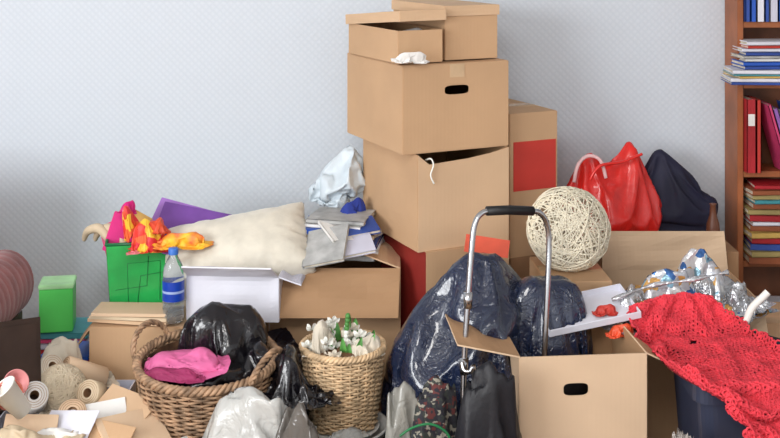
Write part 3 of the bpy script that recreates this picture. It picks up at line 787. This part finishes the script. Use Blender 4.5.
# ---------------------------------------------------------------- twine ball (hollow, open)
b=MB(); r=random.Random(2); bc=P(568,229,3.27); br=.122
for k in range(120):
    ax=Vector((r.gauss(0,1),r.gauss(0,1),r.gauss(0,1))).normalized()
    t1=ax.orthogonal().normalized(); t2=ax.cross(t1)
    off=r.uniform(-.6,.6); rad=br*r.uniform(.965,1.0)
    cr=math.sqrt(1-off*off); s0=r.uniform(0,6.28)
    pts=[]
    for i in range(40):
        a=s0+2*math.pi*i/40
        pts.append(bc+ax*(off+.05*math.sin(3*a+k))*rad+(t1*math.cos(a)+t2*math.sin(a))*cr*rad)
    b.tube(pts,.0017,TWINE,5,closed=True)
b.obj('twine_ball')

# red plastic bag
b=MB()
b.cloth('redbag',(X(616,3.6),3.69,.452),REDBAG,scale=(.20,.2,.225),rot=(0,0,8))
b.tube(catmull([P(574,182,3.6),P(578,165,3.6),P(588,156,3.62),P(600,160,3.62),P(606,178,3.62)],8),.006,mat('pale_pink_strap',C(232,190,190),bump=.1),8)
b.tube(catmull([P(590,180,3.6),P(600,166,3.6),P(622,162,3.62),P(642,154,3.64)],8),.005,REDBAG,8)
b.obj('red_plastic_bag')
b=MB()
b.cloth('navybag',(X(680,3.68),3.74,.452),NAVYF,scale=(.225,.2,.205),rot=(0,0,0))
b.obj('navy_bag')
b=MB(); b.lathe([(0,0),(.022,0),(.024,.03),(.02,.07),(.011,.1),(.009,.13),(.012,.135),(0,.137)],mat('brown_ceramic',C(110,66,46),rough=.4,bump=.05),24); b.obj('brown_vase',(X(713,3.6),3.6,.452),center=False)

# ---------------------------------------------------------------- right cartons
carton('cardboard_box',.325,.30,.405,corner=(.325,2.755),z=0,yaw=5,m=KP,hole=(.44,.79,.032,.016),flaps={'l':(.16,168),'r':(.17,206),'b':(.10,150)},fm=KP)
b=MB(); b.cloth('rumple',(.50,2.93,.01),BLACKF,scale=(.08,.06,.42),rot=(0,0,10)); b.obj('hole_shade_filler')  # invented black stuffing, added so the handle hole reads as dark shade
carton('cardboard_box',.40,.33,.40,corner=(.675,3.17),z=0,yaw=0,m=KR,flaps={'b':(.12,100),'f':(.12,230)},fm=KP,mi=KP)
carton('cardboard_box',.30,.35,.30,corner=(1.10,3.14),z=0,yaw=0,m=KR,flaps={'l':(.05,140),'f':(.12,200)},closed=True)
b=MB(); b.box((0,0,.006),(.26,.14,.005),WH)
for x in(-.13,.13): b.box((x,0,.014),(.004,.144,.02),WH,bev=.001)
for y in(-.07,.07): b.box((0,y,.014),(.26,.004,.02),WH,bev=.001)
b.obj('white_tray',P(586,314,3.04)+V(0,0,.0),(14,-8,10),center=False)
# foil / gift wrap heap
b=MB()
b.blob((.86,3.3,.33),(.17,.13,.08),SILV,seed=61,amp=.2,rid=0,puff=.5,sub=5)
b.cloth('rumple',P(670,314,3.12),MULTI2,scale=(.085,.07,.17),rot=(0,-6,10))
b.cloth('foil',P(714,312,3.2),SILV,scale=(.09,.09,.17),rot=(0,0,200))
b.cloth('rumple',P(634,318,3.08),SILV,scale=(.05,.05,.11),rot=(0,-6,40))
b.cloth('rumple',P(700,304,3.24),MULTI2,scale=(.08,.08,.21),rot=(0,0,120))
b.cloth('foil',P(646,314,3.04),GOLD,scale=(.04,.04,.06),rot=(0,-10,0))
b.cloth('foil',P(686,302,3.14),mat('blue_wrap',C(60,110,176),rough=.3,bump=.5,kind='crumple',bscale=26,metal=.3),scale=(.03,.03,.07),rot=(0,-10,30))
b.cloth('rumple',P(740,310,3.10),SILV,scale=(.035,.04,.11),rot=(0,-10,40))
b.tube(catmull([P(612,300,3.05),P(650,286,3.06),P(690,280,3.06),P(728,272,3.08)],8),lambda t:.005+.003*math.sin(t*20),SILV,10)
b.obj('gift_wrap_foil')
b=MB()
b.tube(catmull([P(746,322,3.0),P(752,308,3.0),P(764,296,3.0),P(768,292,3.0)],6),.010,PETAL,10)
b.obj('white_paper_roll')
b=MB()
b.cloth('foil',P(622,336,2.98),ORA,scale=(.035,.03,.05)); b.cloth('foil',P(606,314,3.02),REDP,scale=(.03,.03,.04))
b.obj('orange_wrapper')
b=MB(); b.box(P(768,356,2.95),(.14,.012,.12),BLACKF,ang(-50,10,-20),bev=.003); b.obj('black_folder')

# navy bin
b=MB(); w,l,h=.42,.3,.375
def rr(k,z,rr_=.04,n=6):
    out=[]
    for cx,cy,a0 in((w/2*k-rr_,l/2*k-rr_,0),(-(w/2*k-rr_),l/2*k-rr_,90),(-(w/2*k-rr_),-(l/2*k-rr_),180),(w/2*k-rr_,-(l/2*k-rr_),270)):
        for i in range(n+1):
            a=math.radians(a0+90*i/n); out.append(V(cx+rr_*math.cos(a),cy+rr_*math.sin(a),z))
    return out
rings=[rr(.86,0),rr(.97,h-.04),rr(1.03,h-.04),rr(1.03,h),rr(.97,h),rr(.84,.01)]
vs=[p for r_ in rings for p in r_];n=len(rings[0]);fs=[]
for i in range(len(rings)-1):
    for k in range(n): fs.append((i*n+k,i*n+(k+1)%n,(i+1)*n+(k+1)%n,(i+1)*n+k))
fs.append(list(range(n))[::-1]); fs.append([(len(rings)-1)*n+k for k in range(n)])
b.add(vs,fs,NAVYBIN); b.obj('storage_bin',(.95,2.79,0),(0,0,0),center=False)

# crochet throw from the draped grid
cvs=[v/5+V(.85,2.8,0) for v in SIM['crochet'][0]]
def S(s,t):
    s=min(.9999,max(0,s))*CN;t=min(.9999,max(0,t))*CM;i=int(s);j=int(t);u=s-i;v=t-j
    g=lambda a,c_:cvs[c_*(CN+1)+a]
    return g(i,j)*(1-u)*(1-v)+g(i+1,j)*u*(1-v)+g(i,j+1)*(1-u)*v+g(i+1,j+1)*u*v
b=MB()
nt_,ns_=60,28
for k in range(2):
    for j in range(nt_):
        for i in range(ns_):
            s=(i+.5*(j%2)+.25*k)/ns_+.015*noise.noise(V(i*.7,j*.7,k));t=(j+.3*k)/nt_
            edge=.03*abs(math.sin(j*.8))
            if s<edge or s>1-edge or t>.985: continue
            if noise.noise(V(i*.35,j*.35,5+k*9))>.32: continue
            p=S(s,t); e1=(S(s+.01,t)-S(s-.01,t)); e2=(S(s,t+.01)-S(s,t-.01))
            if e1.length<1e-6 or e2.length<1e-6: continue
            e1.normalize();nn=e1.cross(e2).normalized();e2=nn.cross(e1)
            R_=.0070 if k==0 else .0082
            off=nn*(-.003*k)
            b.tube([p+off+e1*R_*math.cos(a)+e2*R_*math.sin(a)+nn*.0015*math.sin(3*a+i) for a in [q*2*math.pi/8 for q in range(8)]],.0026,RED,5,closed=True)
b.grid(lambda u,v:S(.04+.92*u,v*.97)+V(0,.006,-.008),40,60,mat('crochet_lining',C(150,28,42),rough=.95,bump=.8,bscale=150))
b.obj('red_crochet_blanket')
b=MB(); b.blob((X(684,2.55),2.56,.13),(.055,.05,.14),FLUFF,seed=81,amp=.12,rid=.2,rf=9,sub=5,zmin=.002); b.obj('fleece_toy')

# ---------------------------------------------------------------- bottom-left clutter
carton('white_box',.30,.32,.19,corner=(-1.03,2.83),z=0,yaw=0,m=WH,mi=LILAC,closed=False,flaps={'f':(.08,240)})
def yarn(name,c,r_,m,seed,loops=70,tr=.003):
    b=MB();rn=random.Random(seed);c=Vector(c)
    for k in range(loops):
        ax=Vector((rn.gauss(0,.5),rn.gauss(0,.5),rn.gauss(0,1))).normalized() if k%3 else Vector((rn.gauss(0,1),rn.gauss(0,.3),rn.gauss(0,.3))).normalized()
        t1=ax.orthogonal().normalized();t2=ax.cross(t1);off=rn.uniform(-.7,.7);cr=math.sqrt(1-off*off)
        b.tube([c+(ax*off+(t1*math.cos(a)+t2*math.sin(a))*cr)*r_*(.98+.03*(k%2)) for a in [q*2*math.pi/28 for q in range(28)]],tr,m,5,closed=True)
    b.blob(c,(r_*.95,)*3,m,amp=.01,rid=.02,sub=3)
    return b.obj(name)
YB=mat('oatmeal_yarn',C(216,200,174),rough=.95,bump=.4,bscale=200,var=.1)
yarn('yarn_ball',P(60,392,3.0),.070,YB,1,loops=110)
b=MB()
b.cloth('rumple',P(62,385,3.12),CREAM,scale=(.06,.06,.18),rot=(0,0,30))
b.obj('crumpled_cloth')
def roll(b,c,axis,r0,r1,h,m,mi_):
    z=Vector(axis).normalized();M=Matrix.Translation(Vector(c))@z.to_track_quat('Z','Y').to_matrix().to_4x4()
    b.lathe([(r0,-h/2),(r1-.002,-h/2),(r1,-h/2+.002),(r1,h/2-.002),(r1-.002,h/2),(r0,h/2)],m,32,M=M)
    for k in range(1,4): b.lathe([(r0+(r1-r0)*k/4,h/2+.0006),(r0+(r1-r0)*k/4+.0012,h/2+.0006)],mi_,32,M=M)
    b.lathe([(r0,-h/2),(r0,h/2)],mi_,24,M=M)
b=MB()
roll(b,P(92,394,2.95),(-.3,-.9,.5),.012,.034,.05,BEIGE,KD); roll(b,P(34,398,2.9),(.3,-.8,.6),.012,.036,.06,PAPER,KI); roll(b,P(72,416,2.86),(.2,-.6,.8),.013,.036,.045,KP,KD); roll(b,P(44,372,3.04),(.6,-.5,.5),.012,.034,.1,CREAM,KI); roll(b,P(84,374,3.08),(-.7,-.4,.4),.012,.034,.12,KP,KD)
b.obj('tape_rolls')
b=MB(); b.box((0,0,0),(.16,.004,.22),WOODD,bev=.001); b.box((0,-.004,0),(.13,.004,.19),WOODD); b.obj('dark_picture_frame',P(14,364,2.9),(-14,8,50),center=False)
def cup(b,base,axis,r0,r1,h,m):
    z=Vector(axis).normalized();R=z.to_track_quat('Z','Y').to_matrix()
    M=Matrix.Translation(Vector(base))@R.to_4x4()
    b.lathe([(0,0),(r0,0),(r1,h),(r1+.003,h),(r1+.003,h-.004),(r1-.003,h-.003),(r0-.003,.004),(0,.004)],m,32,M=M)
b=MB()
cup(b,P(24,412,2.75),(-.5,-.3,.8),.022,.032,.09,PETAL); cup(b,P(6,402,2.8),(.3,-.6,.5),.02,.03,.08,mat('salmon_plastic',C(236,130,110),rough=.4,bump=.02)); cup(b,P(10,386,2.85),(.5,-.6,.4),.02,.03,.05,mat('pink_rim',C(230,150,150),rough=.4,bump=.02))
b.obj('plastic_cups')
b=MB(); b.cloth('rumple',P(58,452,2.76),PAPER,scale=(.07,.06,.08),rot=(0,4,10)); b.cloth('rumple',P(18,450,2.70),BEIGE,scale=(.06,.06,.08),rot=(0,-6,-20)); b.obj('crumpled_paper')
b=MB()
b.box(P(120,412,2.88),(.16,.13,.005),KL,ang(28,6,-28),bev=.001); b.box(P(100,424,2.84),(.14,.13,.004),PAPER,ang(32,-4,18),bev=.001); b.box(P(134,432,2.8),(.17,.13,.006),KP,ang(26,4,40),bev=.001)
b.box(P(66,430,2.78),(.15,.11,.003),WH,ang(34,-8,-20),bev=.001); b.box(P(104,436,2.76),(.14,.08,.005),KR,ang(30,6,-12),bev=.001); b.box(P(30,430,2.76),(.13,.09,.004),KP,ang(30,6,12),bev=.001)
b.obj('cardboard_scraps')
b=MB(); b.cloth('rumple',(-.72,2.80,.0),BEIGE,scale=(.09,.10,.22),rot=(0,0,50),zmin=.002); b.obj('linen_bundle')

# ---------------------------------------------------------------- lights, world, camera
def area(name,loc,target,size,energy,col,sy=None):
    l=bpy.data.lights.new(name,'AREA'); l.energy=energy; l.color=col; l.size=size
    if sy: l.shape='RECTANGLE'; l.size_y=sy
    o=bpy.data.objects.new(name,l); bpy.context.scene.collection.objects.link(o)
    o.location=loc; o.rotation_euler=(Vector(target)-Vector(loc)).to_track_quat('-Z','Y').to_euler(); return o
area('window_light',(-2.9,-.3,1.6),(0.8,3.4,.7),2.0,126,(.97,.985,1),1.4)
area('overhead_fill',(-.3,.4,2.55),(0.2,3.4,.3),1.0,50,(1,.975,.94))  # soft fill added from above, stands for no known lamp
w=bpy.data.worlds.new('world'); bpy.context.scene.world=w; w.use_nodes=True
w.node_tree.nodes['Background'].inputs[0].default_value=(.96,.975,1,1); w.node_tree.nodes['Background'].inputs[1].default_value=1.3
cam=bpy.data.cameras.new('camera'); co=bpy.data.objects.new('camera',cam); bpy.context.scene.collection.objects.link(co)
co.location=(0,0,CH); co.rotation_euler=(math.radians(90),0,0)
cam.sensor_width=36; cam.lens=F/780*36; cam.shift_y=-(219-V0)/780; cam.clip_start=.05
bpy.context.scene.camera=co
bpy.context.scene.view_settings.view_transform='Standard'
